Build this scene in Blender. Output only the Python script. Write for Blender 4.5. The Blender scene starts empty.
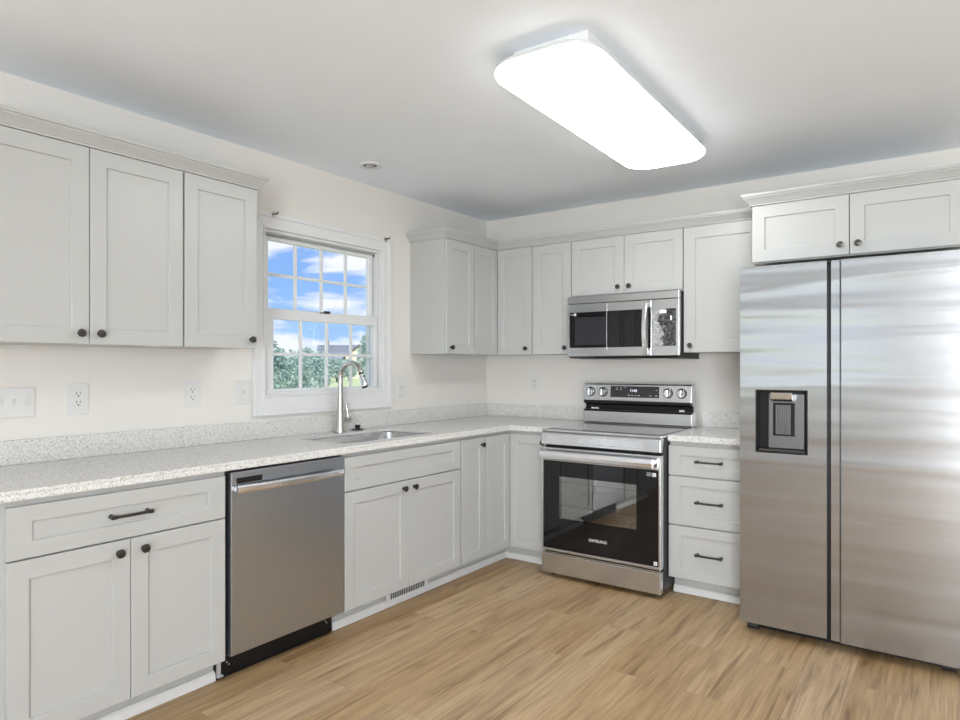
import bpy, bmesh, math, random
from mathutils import Vector, Matrix
scene = bpy.context.scene
COL = scene.collection
R = math.radians
random.seed(7)

# ---------------------------------------------------------------- camera
cam_d = bpy.data.cameras.new('camera'); cam = bpy.data.objects.new('camera', cam_d); COL.objects.link(cam)
cam.location = (3.0136, -4.2866, 1.2913)
cam.rotation_euler = (R(90), 0, 0.6229)
cam_d.sensor_width = 36; cam_d.lens = 661.03/960*36
cam_d.shift_y = 6.6/960
cam_d.clip_start = .05; cam_d.clip_end = 2000
scene.camera = cam

# ---------------------------------------------------------------- colour management
vs = scene.view_settings
vs.view_transform = 'Standard'; vs.look = 'None'; vs.gamma = 1; vs.use_curve_mapping = False
vs.exposure = 0.51

# ---------------------------------------------------------------- sky
W = bpy.data.worlds.new('sky'); scene.world = W; W.use_nodes = True
nt = W.node_tree; nt.nodes.clear()
def N(t, typ, **kw):
    n = t.nodes.new(typ)
    for k, v in kw.items():
        if k in n.inputs: n.inputs[k].default_value = v
        else: setattr(n, k, v)
    return n
def ramp(t, stops, fac=None, interp='LINEAR'):
    n = t.nodes.new('ShaderNodeValToRGB'); n.color_ramp.interpolation = interp
    el = n.color_ramp.elements
    while len(el) < len(stops): el.new(.5)
    for e, (p, c) in zip(el, stops):
        e.position = p; e.color = c if len(c) == 4 else (*c, 1)
    if fac is not None: t.links.new(fac, n.inputs[0])
    return n
tc = N(nt, 'ShaderNodeTexCoord')
sep = N(nt, 'ShaderNodeSeparateXYZ'); nt.links.new(tc.outputs['Generated'], sep.inputs[0])
grad = ramp(nt, [(0, (.50, .72, .96)), (.10, (.27, .50, .93)), (.3, (.14, .32, .80)), (1, (.10, .25, .66))], sep.outputs['Z'])
mp = N(nt, 'ShaderNodeMapping'); mp.inputs['Scale'].default_value = (4.2, 4.2, 13); mp.inputs['Location'].default_value = (1.35, 0.2, 0.55)
nt.links.new(tc.outputs['Generated'], mp.inputs[0])
no = N(nt, 'ShaderNodeTexNoise', Scale=1.6, Detail=7.0, Roughness=.55, Distortion=.25); nt.links.new(mp.outputs[0], no.inputs['Vector'])
cl = ramp(nt, [(.44, (0, 0, 0)), (.56, (1, 1, 1))], no.outputs[0])
mx = N(nt, 'ShaderNodeMixRGB'); nt.links.new(cl.outputs[0], mx.inputs[0]); nt.links.new(grad.outputs[0], mx.inputs[1]); mx.inputs[2].default_value = (.93, .94, .97, 1)
bg = N(nt, 'ShaderNodeBackground', Strength=0.80); nt.links.new(mx.outputs[0], bg.inputs[0])
wo = N(nt, 'ShaderNodeOutputWorld'); nt.links.new(bg.outputs[0], wo.inputs[0])

# ---------------------------------------------------------------- lights
def area(name, loc, rot, sx, sy, power, color=(1, 1, 1), spread=180):
    l = bpy.data.lights.new(name, 'AREA'); l.shape = 'RECTANGLE'; l.size = sx; l.size_y = sy
    l.energy = power; l.color = color; l.spread = R(spread)
    o = bpy.data.objects.new(name, l); COL.objects.link(o); o.location = loc; o.rotation_euler = rot
    return o
sun_d = bpy.data.lights.new('sun', 'SUN'); sun_d.energy = 2.8; sun_d.angle = R(.6); sun_d.color = (1, .96, .9)
sun = bpy.data.objects.new('sun', sun_d); COL.objects.link(sun); sun.rotation_euler = (R(38), 0, R(60))
# added fill lights outside unseen openings, put in to brighten the kitchen
FILL_TINT = (.92, .965, 1)
area('fill_rear_right', (4.5, -7.5, 1.25), (R(100), 0, R(14)), 1.2, 2.0, 215, FILL_TINT)
area('fill_rear_left', (1.25, -7.5, 1.45), (R(102), 0, 0), 2.2, 1.5, 8, (1, .98, .95))
area('fill_side', (5.75, -3.5, 1.45), (R(106), 0, R(90)), 3.2, 1.5, 4, FILL_TINT)
area('fill_dining', (-.45, -5.75, 1.45), (R(106), 0, R(-90)), 1.7, 1.3, 4, FILL_TINT)
# added soft fill light, unseen behind the camera, turned towards the kitchen corner
soft = area('soft_fill', (4.25, -5.1, 1.35), (0, 0, 0), 1.0, 1.0, 10, FILL_TINT)
soft.rotation_euler = (Vector((1.4, -1.0, 2.35)) - soft.location).to_track_quat('-Z', 'Y').to_euler()
LAMP_STRENGTH = 7.0

# ---------------------------------------------------------------- materials
def new_mat(name):
    m = bpy.data.materials.new(name); m.use_nodes = True
    b = m.node_tree.nodes['Principled BSDF']
    return m, m.node_tree, b
def pmat(name, col, rough=.5, metal=0, bump=None, spec=None, var=0.0, coat=0):
    m, t, b = new_mat(name)
    b.inputs['Roughness'].default_value = rough; b.inputs['Metallic'].default_value = metal
    b.inputs['Base Color'].default_value = (*col, 1)
    if spec is not None: b.inputs['Specular IOR Level'].default_value = spec
    if coat: b.inputs['Coat Weight'].default_value = coat
    tcn = N(t, 'ShaderNodeTexCoord')
    if var:
        n = N(t, 'ShaderNodeTexNoise', Scale=3.0, Detail=4.0); t.links.new(tcn.outputs['Object'], n.inputs['Vector'])
        r = ramp(t, [(.3, tuple(c*(1-var) for c in col)), (.7, tuple(min(1, c*(1+var)) for c in col))], n.outputs[0])
        t.links.new(r.outputs[0], b.inputs['Base Color'])
    if bump:
        sc, st, dist = bump
        n = N(t, 'ShaderNodeTexNoise', Scale=sc, Detail=3.0); t.links.new(tcn.outputs['Object'], n.inputs['Vector'])
        bp = N(t, 'ShaderNodeBump', Strength=st, Distance=dist); t.links.new(n.outputs[0], bp.inputs['Height'])
        t.links.new(bp.outputs[0], b.inputs['Normal'])
    return m
M = {}
M['wall'] = pmat('wall_paint', (.72, .695, .655), .85, bump=(220, .06, .002), var=.01)
M['ceiling'] = pmat('ceiling_paint', (.875, .925, .985), .9, bump=(160, .08, .002), var=.01)
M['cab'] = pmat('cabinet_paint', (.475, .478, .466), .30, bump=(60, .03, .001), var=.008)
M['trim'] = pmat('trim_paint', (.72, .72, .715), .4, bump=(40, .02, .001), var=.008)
M['vinyl'] = pmat('white_vinyl', (.72, .725, .725), .35, var=.008)
M['plate'] = pmat('white_plastic', (.68, .68, .665), .3, var=.008)
M['slot'] = pmat('dark_slot', (.03, .03, .03), .6, var=.05)
M['pale_detail'] = pmat('pale_detail', (.62, .62, .61), .5, var=.03)
M['grey_detail'] = pmat('grey_detail', (.45, .45, .45), .5, var=.05)
M['gun'] = pmat('gunmetal_hardware', (.085, .08, .075), .33, .9, bump=(200, .05, .001), var=.08)
M['black'] = pmat('black_plastic', (.006, .006, .0065), .4, spec=.3, var=.1)
M['blackmetal'] = pmat('black_enamel', (.008, .008, .009), .35, spec=.3, bump=(80, .05, .001), var=.1)
M['rubber'] = pmat('black_rubber', (.02, .02, .02), .6, var=.1)
M['chrome'] = pmat('polished_steel', (.82, .83, .85), .20, 1, bump=(90, .02, .001), var=.03)
M['nickel'] = pmat('brushed_nickel', (.56, .54, .51), .26, 1, bump=(150, .04, .001), var=.04)
M['blackglass'] = pmat('black_glass', (.006, .006, .007), .03, 0, spec=.45, var=.05)
M['cook_glass'] = pmat('cooktop_glass', (.30, .30, .31), .10, .6, var=.03)
M['dark_steel'] = pmat('dark_steel', (.20, .20, .205), .3, .9, bump=(150, .03, .001), var=.05)
M['screen_dark'] = pmat('dark_display', (.03, .03, .035), .08, var=.05)
M['white_ink'] = pmat('white_print', (.85, .85, .85), .5, var=.01)
M['shingle'] = pmat('roof_shingle', (.20, .22, .26), .9, bump=(3, .4, .05), var=.15)
M['siding'] = pmat('cream_siding', (.80, .73, .57), .8, var=.04)
M['bark'] = pmat('bark', (.16, .12, .09), .9, var=.2)

def steel(name, col, rough, ripple_axis, ripple=0.0, rs=(0.6, .6, 9), grain=(3, 3, 900)):
    m, t, b = new_mat(name)
    b.inputs['Metallic'].default_value = 1; b.inputs['Roughness'].default_value = rough
    b.inputs['Base Color'].default_value = (*col, 1)
    tcn = N(t, 'ShaderNodeTexCoord')
    m1 = N(t, 'ShaderNodeMapping'); m1.inputs['Scale'].default_value = grain; t.links.new(tcn.outputs['Object'], m1.inputs[0])
    n1 = N(t, 'ShaderNodeTexNoise', Scale=1.0, Detail=2.0); t.links.new(m1.outputs[0], n1.inputs['Vector'])
    r = N(t, 'ShaderNodeMapRange'); t.links.new(n1.outputs[0], r.inputs[0]); r.inputs[3].default_value = rough*.8; r.inputs[4].default_value = rough*1.25
    t.links.new(r.outputs[0], b.inputs['Roughness'])
    c = ramp(t, [(.3, tuple(x*.98 for x in col)), (.7, tuple(min(1, x*1.02) for x in col))], n1.outputs[0]); t.links.new(c.outputs[0], b.inputs['Base Color'])
    bp = N(t, 'ShaderNodeBump', Strength=.03, Distance=.001); t.links.new(n1.outputs[0], bp.inputs['Height'])
    last = bp
    if ripple:
        m2 = N(t, 'ShaderNodeMapping'); m2.inputs['Scale'].default_value = rs; t.links.new(tcn.outputs['Object'], m2.inputs[0])
        n2 = N(t, 'ShaderNodeTexNoise', Scale=1.0, Detail=1.5, Distortion=.35); t.links.new(m2.outputs[0], n2.inputs['Vector'])
        # the sheet is wavier near its top edge
        sp = N(t, 'ShaderNodeSeparateXYZ'); t.links.new(tcn.outputs['Object'], sp.inputs[0])
        mr = N(t, 'ShaderNodeMapRange'); t.links.new(sp.outputs['Z'], mr.inputs[0])
        mr.inputs[1].default_value = .9; mr.inputs[2].default_value = 1.7; mr.inputs[3].default_value = .25; mr.inputs[4].default_value = 1
        ml = N(t, 'ShaderNodeMath', operation='MULTIPLY'); t.links.new(n2.outputs[0], ml.inputs[0]); t.links.new(mr.outputs[0], ml.inputs[1])
        b2 = N(t, 'ShaderNodeBump', Strength=1, Distance=ripple); t.links.new(ml.outputs[0], b2.inputs['Height'])
        t.links.new(bp.outputs[0], b2.inputs['Normal']); last = b2
    t.links.new(last.outputs[0], b.inputs['Normal'])
    return m
M['steel_fridge'] = steel('fridge_steel', (.425, .44, .465), .21, 0, .022, rs=(.45, .45, 7))
M['steel'] = steel('brushed_steel', (.62, .625, .635), .24, 0)
M['steel_dw'] = steel('dishwasher_steel', (.505, .545, .60), .30, 0, grain=(900, 900, 3))
M['steel_sink'] = steel('sink_steel', (.62, .62, .62), .25, 0)

def floor_mat():
    m, t, b = new_mat('oak_plank_floor'); L = t.links.new
    b.inputs['Roughness'].default_value = .42
    tcn = N(t, 'ShaderNodeTexCoord'); sp = N(t, 'ShaderNodeSeparateXYZ'); L(tcn.outputs['Object'], sp.inputs[0])
    cb = N(t, 'ShaderNodeCombineXYZ'); L(sp.outputs['Y'], cb.inputs[0]); L(sp.outputs['X'], cb.inputs[1])
    br = N(t, 'ShaderNodeTexBrick', Scale=1.0); L(cb.outputs[0], br.inputs['Vector'])
    br.offset = .37; br.offset_frequency = 2
    br.inputs['Brick Width'].default_value = 1.22; br.inputs['Row Height'].default_value = .178
    br.inputs['Mortar Size'].default_value = .0011; br.inputs['Mortar Smooth'].default_value = .3
    br.inputs['Color1'].default_value = (0, 0, 0, 1); br.inputs['Color2'].default_value = (1, 1, 1, 1); br.inputs['Mortar'].default_value = (.5, .5, .5, 1)
    br.inputs['Bias'].default_value = 0
    # per-plank offset so that the grain does not run on from plank to plank
    off = N(t, 'ShaderNodeVectorMath', operation='SCALE'); L(br.outputs['Color'], off.inputs[0]); off.inputs['Scale'].default_value = 37
    add = N(t, 'ShaderNodeVectorMath', operation='ADD'); L(tcn.outputs['Object'], add.inputs[0]); L(off.outputs[0], add.inputs[1])
    mg = N(t, 'ShaderNodeMapping'); mg.inputs['Scale'].default_value = (34, 1.7, 1); L(add.outputs[0], mg.inputs[0])
    g1 = N(t, 'ShaderNodeTexNoise', Scale=1.0, Detail=9.0, Roughness=.62, Distortion=.6); L(mg.outputs[0], g1.inputs['Vector'])
    mg2 = N(t, 'ShaderNodeMapping'); mg2.inputs['Scale'].default_value = (8, .8, 1); L(add.outputs[0], mg2.inputs[0])
    g2 = N(t, 'ShaderNodeTexNoise', Scale=1.0, Detail=3.0, Roughness=.5, Distortion=1.6); L(mg2.outputs[0], g2.inputs['Vector'])
    mg3 = N(t, 'ShaderNodeMapping'); mg3.inputs['Scale'].default_value = (170, 4.5, 1); L(add.outputs[0], mg3.inputs[0])
    g3 = N(t, 'ShaderNodeTexNoise', Scale=1.0, Detail=3.0); L(mg3.outputs[0], g3.inputs['Vector'])
    base = ramp(t, [(0, (.40, .262, .128)), (.5, (.445, .306, .162)), (1, (.49, .355, .212))], br.outputs['Color'])
    gr = ramp(t, [(.32, (.45, .38, .31)), (.44, (.88, .86, .84)), (.55, (1.02, 1.02, 1.02)), (.75, (1.16, 1.16, 1.18))], g1.outputs[0])
    m1 = N(t, 'ShaderNodeMixRGB', blend_type='MULTIPLY'); m1.inputs[0].default_value = .85; L(base.outputs[0], m1.inputs[1]); L(gr.outputs[0], m1.inputs[2])
    gr2 = ramp(t, [(.3, (.80, .76, .72)), (.6, (1.06, 1.06, 1.06))], g2.outputs[0])
    m2 = N(t, 'ShaderNodeMixRGB', blend_type='MULTIPLY'); m2.inputs[0].default_value = .8; L(m1.outputs[0], m2.inputs[1]); L(gr2.outputs[0], m2.inputs[2])
    gr3 = ramp(t, [(.32, (.76, .73, .70)), (.5, (1, 1, 1)), (.7, (1.10, 1.10, 1.10))], g3.outputs[0])
    m3 = N(t, 'ShaderNodeMixRGB', blend_type='MULTIPLY'); m3.inputs[0].default_value = .9; L(m2.outputs[0], m3.inputs[1]); L(gr3.outputs[0], m3.inputs[2])
    # knots
    mk = N(t, 'ShaderNodeMapping'); mk.inputs['Scale'].default_value = (2.6, .9, 1); L(add.outputs[0], mk.inputs[0])
    vo = N(t, 'ShaderNodeTexVoronoi', Scale=1.0); vo.voronoi_dimensions = '2D'; L(mk.outputs[0], vo.inputs['Vector'])
    kr = ramp(t, [(.0, (.38, .28, .2)), (.022, (.62, .54, .46)), (.06, (1, 1, 1))], vo.outputs['Distance'])
    m5 = N(t, 'ShaderNodeMixRGB', blend_type='MULTIPLY'); m5.inputs[0].default_value = .75; L(m3.outputs[0], m5.inputs[1]); L(kr.outputs[0], m5.inputs[2])
    sm = N(t, 'ShaderNodeMixRGB'); L(br.outputs['Fac'], sm.inputs[0]); L(m5.outputs[0], sm.inputs[1]); sm.inputs[2].default_value = (.30, .20, .13, 1)
    L(sm.outputs[0], b.inputs['Base Color'])
    bp = N(t, 'ShaderNodeBump', Strength=.12, Distance=.002); L(g3.outputs[0], bp.inputs['Height']); L(bp.outputs[0], b.inputs['Normal'])
    return m
M['floor'] = floor_mat()

def quartz_mat():
    m, t, b = new_mat('speckled_quartz'); L = t.links.new
    b.inputs['Roughness'].default_value = .22
    tcn = N(t, 'ShaderNodeTexCoord')
    n = N(t, 'ShaderNodeTexNoise', Scale=150.0, Detail=2.0, Roughness=.6); L(tcn.outputs['Object'], n.inputs['Vector'])
    c1 = ramp(t, [(.30, (.43, .405, .37)), (.40, (.60, .59, .565)), (.52, (.68, .675, .66)), (.7, (.73, .725, .715))], n.outputs[0])
    v = N(t, 'ShaderNodeTexVoronoi', Scale=210.0); L(tcn.outputs['Object'], v.inputs['Vector'])
    sx = N(t, 'ShaderNodeSeparateXYZ'); L(v.outputs['Color'], sx.inputs[0])
    sel = ramp(t, [(.86, (0, 0, 0)), (.9, (1, 1, 1))], sx.outputs[0])
    mx = N(t, 'ShaderNodeMixRGB'); L(sel.outputs[0], mx.inputs[0]); L(c1.outputs[0], mx.inputs[1]); mx.inputs[2].default_value = (.45, .41, .36, 1)
    L(mx.outputs[0], b.inputs['Base Color'])
    return m
M['quartz'] = quartz_mat()

def glass_mat(name, tint, refl=.06, rough=0.0):
    m = bpy.data.materials.new(name); m.use_nodes = True; t = m.node_tree; t.nodes.clear()
    tr = N(t, 'ShaderNodeBsdfTransparent'); tr.inputs[0].default_value = (*tint, 1)
    gl = N(t, 'ShaderNodeBsdfGlossy'); gl.inputs['Roughness'].default_value = rough; gl.inputs[0].default_value = (1, 1, 1, 1)
    fr = N(t, 'ShaderNodeLayerWeight'); fr.inputs[0].default_value = .5
    pw = N(t, 'ShaderNodeMath', operation='POWER'); t.links.new(fr.outputs['Facing'], pw.inputs[0]); pw.inputs[1].default_value = 5
    ad = N(t, 'ShaderNodeMath', operation='ADD'); t.links.new(pw.outputs[0], ad.inputs[0]); ad.inputs[1].default_value = refl; ad.use_clamp = True
    mi = N(t, 'ShaderNodeMixShader'); t.links.new(ad.outputs[0], mi.inputs[0]); t.links.new(tr.outputs[0], mi.inputs[1]); t.links.new(gl.outputs[0], mi.inputs[2])
    o = N(t, 'ShaderNodeOutputMaterial'); t.links.new(mi.outputs[0], o.inputs[0])
    return m
M['glass'] = glass_mat('window_glass', (.97, .985, 1.0), .05)
M['oven_glass'] = glass_mat('oven_window_glass', (.72, .72, .72), .21)
M['film'] = glass_mat('clear_film', (.78, .78, .78), .10, .08)

def lamp_mat():
    m, t, b = new_mat('glowing_diffuser')
    b.inputs['Base Color'].default_value = (.9, .9, .9, 1); b.inputs['Roughness'].default_value = .4
    b.inputs['Emission Color'].default_value = (.97, .99, 1, 1); b.inputs['Emission Strength'].default_value = LAMP_STRENGTH
    return m
M['lamp'] = lamp_mat()
def emit(name, col, s):
    m, t, b = new_mat(name); b.inputs['Emission Color'].default_value = (*col, 1); b.inputs['Emission Strength'].default_value = s
    b.inputs['Base Color'].default_value = (*[c*.5 for c in col], 1)
    return m
M['led'] = emit('display_digits', (.85, .9, 1), 1.3)

def crinkle_mat():
    m, t, b = new_mat('crinkled_film'); L = t.links.new
    tcn = N(t, 'ShaderNodeTexCoord'); mp = N(t, 'ShaderNodeMapping'); L(tcn.outputs['Object'], mp.inputs[0]); mp.inputs['Scale'].default_value = (1, 1, 1)
    v = N(t, 'ShaderNodeTexNoise', Scale=55.0, Detail=3.0, Distortion=1.5); L(mp.outputs[0], v.inputs['Vector'])
    bp = N(t, 'ShaderNodeBump', Strength=1.0, Distance=.02); L(v.outputs[0], bp.inputs['Height'])
    L(bp.outputs[0], b.inputs['Normal'])
    sp = N(t, 'ShaderNodeSeparateXYZ'); L(tcn.outputs['Object'], sp.inputs[0])
    n2 = N(t, 'ShaderNodeTexNoise', Scale=22.0, Detail=4.0); L(tcn.outputs['Object'], n2.inputs['Vector'])
    # the film has let go along a wandering edge: pale where it is lifted, dark glass where it lies flat
    ad = N(t, 'ShaderNodeMath', operation='MULTIPLY_ADD'); L(n2.outputs[0], ad.inputs[0]); ad.inputs[1].default_value = -.22; L(sp.outputs['X'], ad.inputs[2])
    r = ramp(t, [(.158, (1, 1, 1)), (.170, (0, 0, 0))], ad.outputs[0])
    n3 = N(t, 'ShaderNodeTexNoise', Scale=130.0, Detail=3.0, Distortion=2.0); L(tcn.outputs['Object'], n3.inputs['Vector'])
    pa = ramp(t, [(.38, (.16, .16, .17)), (.46, (.60, .60, .61)), (.6, (.80, .80, .81))], n3.outputs[0]); da = ramp(t, [(.52, (.03, .03, .035)), (.64, (.45, .45, .46))], n3.outputs[0])
    mm = N(t, 'ShaderNodeMixRGB'); L(r.outputs[0], mm.inputs[0]); L(da.outputs[0], mm.inputs[1]); L(pa.outputs[0], mm.inputs[2]); L(mm.outputs[0], b.inputs['Base Color'])
    b.inputs['Metallic'].default_value = .6; b.inputs['Roughness'].default_value = .18
    return m
M['crinkle'] = crinkle_mat()

def leaf_mat(name, c1, c2):
    m, t, b = new_mat(name); b.inputs['Roughness'].default_value = .7
    g = N(t, 'ShaderNodeTexCoord'); n = N(t, 'ShaderNodeTexNoise', Scale=2.2, Detail=5.0); t.links.new(g.outputs['Object'], n.inputs['Vector'])
    r = ramp(t, [(.35, c1), (.65, c2)], n.outputs[0]); t.links.new(r.outputs[0], b.inputs['Base Color'])
    return m
M['leaf'] = leaf_mat('shrub_leaves', (.20, .32, .30), (.50, .62, .55))
M['leaf_far'] = leaf_mat('tree_leaves', (.26, .38, .38), (.50, .62, .58))
M['lawn'] = leaf_mat('lawn_grass', (.42, .52, .24), (.62, .68, .38))

# ---------------------------------------------------------------- geometry helpers
MW = {}
def obj(name, bm, mat, parent=None, bevel=0, smooth=False, local=False, label=None, seg=2):
    if parent is not None and not local:
        bm.transform(MW[root_of(parent).name].inverted())
    me = bpy.data.meshes.new(name)
    bmesh.ops.recalc_face_normals(bm, faces=bm.faces)
    bm.to_mesh(me); bm.free()
    me.materials.append(M[mat] if isinstance(mat, str) else mat)
    if smooth:
        for p in me.polygons: p.use_smooth = True
    o = bpy.data.objects.new(name, me); COL.objects.link(o)
    if parent is not None: o.parent = parent
    else: MW[o.name] = Matrix.Identity(4)
    if bevel:
        b = o.modifiers.new('bevel', 'BEVEL'); b.width = bevel; b.segments = seg; b.limit_method = 'ANGLE'; b.angle_limit = R(40); b.harden_normals = False
        if smooth is None or smooth: pass
    if smooth:
        me.set_sharp_from_angle(angle=R(38))
    if label: o['label'] = label
    return o
def root_of(o):
    while o.parent: o = o.parent
    return o
def thing(name, label, cat, loc, rz=0, group=None):
    o = bpy.data.objects.new(name, None); COL.objects.link(o); o.location = loc; o.rotation_euler = (0, 0, rz)
    o.empty_display_size = .1
    o['label'] = label; o['category'] = cat
    if group: o['group'] = group
    MW[o.name] = Matrix.Translation(loc) @ Matrix.Rotation(rz, 4, 'Z')
    return o
def tag(o, label, cat, group=None):
    o['label'] = label; o['category'] = cat
    if group: o['group'] = group
    return o
def struct(name, bm, mat, bevel=0):
    o = obj(name, bm, mat, None, bevel); o['kind'] = 'structure'; return o
def BM(): return bmesh.new()
def box(bm, x0, x1, y0, y1, z0, z1):
    r = bmesh.ops.create_cube(bm, size=1)
    for v in r['verts']:
        v.co = Vector(((x0+x1)/2 + v.co.x*(x1-x0), (y0+y1)/2 + v.co.y*(y1-y0), (z0+z1)/2 + v.co.z*(z1-z0)))
    return bm
def B(*a):
    return box(BM(), *a)
def lathe(bm, prof, origin, axis=(0, 0, 1), seg=24):
    """prof: list of (radius, height) along axis"""
    q = Vector((0, 0, 1)).rotation_difference(Vector(axis).normalized()); o = Vector(origin)
    rings = []
    for r, h in prof:
        if r < 1e-6: rings.append([bm.verts.new(o + q @ Vector((0, 0, h)))])
        else: rings.append([bm.verts.new(o + q @ Vector((r*math.cos(a), r*math.sin(a), h))) for a in (2*math.pi*i/seg for i in range(seg))])
    for a, b in zip(rings, rings[1:]):
        for i in range(seg):
            j = (i+1) % seg
            if len(a) == 1 and len(b) == 1: continue
            if len(a) == 1: bm.faces.new((a[0], b[i], b[j]))
            elif len(b) == 1: bm.faces.new((a[i], a[j], b[0]))
            else: bm.faces.new((a[i], a[j], b[j], b[i]))
    if len(rings[0]) > 1: bm.faces.new(rings[0])
    if len(rings[-1]) > 1: bm.faces.new(rings[-1])
    return bm
def cyl(bm, p0, p1, r0, r1=None, seg=20):
    p0 = Vector(p0); p1 = Vector(p1); d = p1-p0
    return lathe(bm, [(r0, 0), (r0 if r1 is None else r1, d.length)], p0, d, seg)
def tube(bm, pts, rad, seg=16):
    pts = [Vector(p) for p in pts]; n = len(pts)
    rs = rad if isinstance(rad, (list, tuple)) else [rad]*n
    prev = None; rings = []
    for i, p in enumerate(pts):
        t = (pts[min(i+1, n-1)]-pts[max(i-1, 0)]).normalized()
        if prev is None:
            u = t.orthogonal().normalized()
        else:
            u = (prev - t*prev.dot(t)).normalized()
        prev = u; w = t.cross(u)
        rings.append([bm.verts.new(p + (u*math.cos(a)+w*math.sin(a))*rs[i]) for a in (2*math.pi*k/seg for k in range(seg))])
    for a, b in zip(rings, rings[1:]):
        for k in range(seg): bm.faces.new((a[k], a[(k+1) % seg], b[(k+1) % seg], b[k]))
    bm.faces.new(rings[0]); bm.faces.new(rings[-1])
    return bm
def prism(bm, poly, axis, a0, a1):
    """extrude a 2D polygon along axis 'x','y','z'. poly in the two other axes (in order xyz)"""
    def mk(p, a):
        return Vector({'x': (a, p[0], p[1]), 'y': (p[0], a, p[1]), 'z': (p[0], p[1], a)}[axis])
    A = [bm.verts.new(mk(p, a0)) for p in poly]; C = [bm.verts.new(mk(p, a1)) for p in poly]
    n = len(poly)
    bm.faces.new(A); bm.faces.new(C[::-1])
    for i in range(n): bm.faces.new((A[i], A[(i+1) % n], C[(i+1) % n], C[i]))
    return bm
def rrect(x0, x1, y0, y1, r, k=6):
    out = []
    for cx, cy, a0 in ((x1-r, y1-r, 0), (x0+r, y1-r, 90), (x0+r, y0+r, 180), (x1-r, y0+r, 270)):
        for i in range(k+1):
            a = R(a0 + 90*i/k); out.append((cx+r*math.cos(a), cy+r*math.sin(a)))
    return out
def loft(bm, loops, cap0=True, cap1=True):
    rings = [[bm.verts.new(p) for p in l] for l in loops]; n = len(rings[0])
    for a, b in zip(rings, rings[1:]):
        for i in range(n): bm.faces.new((a[i], a[(i+1) % n], b[(i+1) % n], b[i]))
    if cap0: bm.faces.new(rings[0])
    if cap1: bm.faces.new(rings[-1])
    return bm
def sheet_with_holes(loops, z0, z1):
    """flat slab (world XY) with the outline loops[0] and holes loops[1:]"""
    cu = bpy.data.curves.new('tmp', 'CURVE'); cu.dimensions = '2D'; cu.fill_mode = 'BOTH'; cu.extrude = (z1-z0)/2
    for l in loops:
        s = cu.splines.new('POLY'); s.points.add(len(l)-1); s.use_cyclic_u = True
        for p, q in zip(s.points, l): p.co = (q[0], q[1], 0, 1)
    o = bpy.data.objects.new('tmp', cu); COL.objects.link(o)
    dg = bpy.context.evaluated_depsgraph_get(); me = bpy.data.meshes.new_from_object(o.evaluated_get(dg))
    bm = BM(); bm.from_mesh(me); bpy.data.objects.remove(o); bpy.data.curves.remove(cu); bpy.data.meshes.remove(me)
    bmesh.ops.remove_doubles(bm, verts=bm.verts, dist=1e-5)
    bm.transform(Matrix.Translation((0, 0, (z0+z1)/2)))
    return bm
def text_bm(txt, size, mat4, extrude=.0003, stretch=1.0, align='CENTER'):
    cu = bpy.data.curves.new('tmp', 'FONT'); cu.body = txt; cu.size = size; cu.extrude = extrude; cu.align_x = align; cu.align_y = 'CENTER'
    o = bpy.data.objects.new('tmp', cu); COL.objects.link(o)
    dg = bpy.context.evaluated_depsgraph_get(); me = bpy.data.meshes.new_from_object(o.evaluated_get(dg))
    bm = BM(); bm.from_mesh(me); bpy.data.objects.remove(o); bpy.data.curves.remove(cu); bpy.data.meshes.remove(me)
    bm.transform(mat4 @ Matrix.Diagonal((stretch, 1, 1, 1)))
    return bm
def front_text(x, y, z): # text readable when looking along +y
    return Matrix.Translation((x, y, z)) @ Matrix.Rotation(R(90), 4, 'X')
def sweep(path, prof):
    """path: list of (x,y); prof: (out,z); outward is to the right of travel"""
    bm = BM(); n = len(path); loops = []
    for i in range(n):
        p = Vector(path[i])
        ds = []
        if i > 0: ds.append((Vector(path[i])-Vector(path[i-1])).normalized())
        if i < n-1: ds.append((Vector(path[i+1])-Vector(path[i])).normalized())
        ns = [Vector((d.y, -d.x)) for d in ds]
        if len(ns) == 2:
            m = ns[0]+ns[1]; m = m/(m.length**2)*2
        else: m = ns[0]
        loops.append([(p.x+m.x*o, p.y+m.y*o, z) for o, z in prof])
    return loft(bm, loops)

# ---------------------------------------------------------------- room shell
H = 2.44
RX, RY = 5.4, -7.2
struct('floor', B(-.14, RX, RY, .12, -.08, 0), 'floor')
struct('ceiling', B(-.14, RX, RY, .12, H, H+.1), 'ceiling')
WY0, WY1, WZ0, WZ1 = -2.084, -1.185, 1.139, 2.036
bm = BM()
box(bm, -.14, 0, RY, -6.6, 0, H); box(bm, -.14, 0, -4.9, WY0, 0, H); box(bm, -.14, 0, WY1, .12, 0, H); box(bm, -.14, 0, WY0, WY1, 0, WZ0); box(bm, -.14, 0, WY0, WY1, WZ1, H)
box(bm, -.14, 0, -6.6, -4.9, 0, .8); box(bm, -.14, 0, -6.6, -4.9, 2.1, H)
struct('wall_left', bm, 'wall')
struct('wall_back', B(0, RX, 0, .12, 0, H), 'wall')
bm = BM()
box(bm, RX, RX+.14, RY, -5.1, 0, H); box(bm, RX, RX+.14, -1.9, .12, 0, H); box(bm, RX, RX+.14, -5.1, -1.9, 0, .7); box(bm, RX, RX+.14, -5.1, -1.9, 2.2, H)
struct('wall_right', bm, 'wall')
bm = BM()
box(bm, -.14, .15, RY-.14, RY, 0, H); box(bm, 2.35, 3.8, RY-.14, RY, 0, H); box(bm, .15, 2.35, RY-.14, RY, 0, .7); box(bm, .15, 2.35, RY-.14, RY, 2.2, H); box(bm, 5.15, RX+.14, RY-.14, RY, 0, H); box(bm, 3.8, 5.15, RY-.14, RY, 2.15, H)
struct('wall_rear', bm, 'wall')
bm = BM()
x0, x1 = 3.8, 5.15
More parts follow.
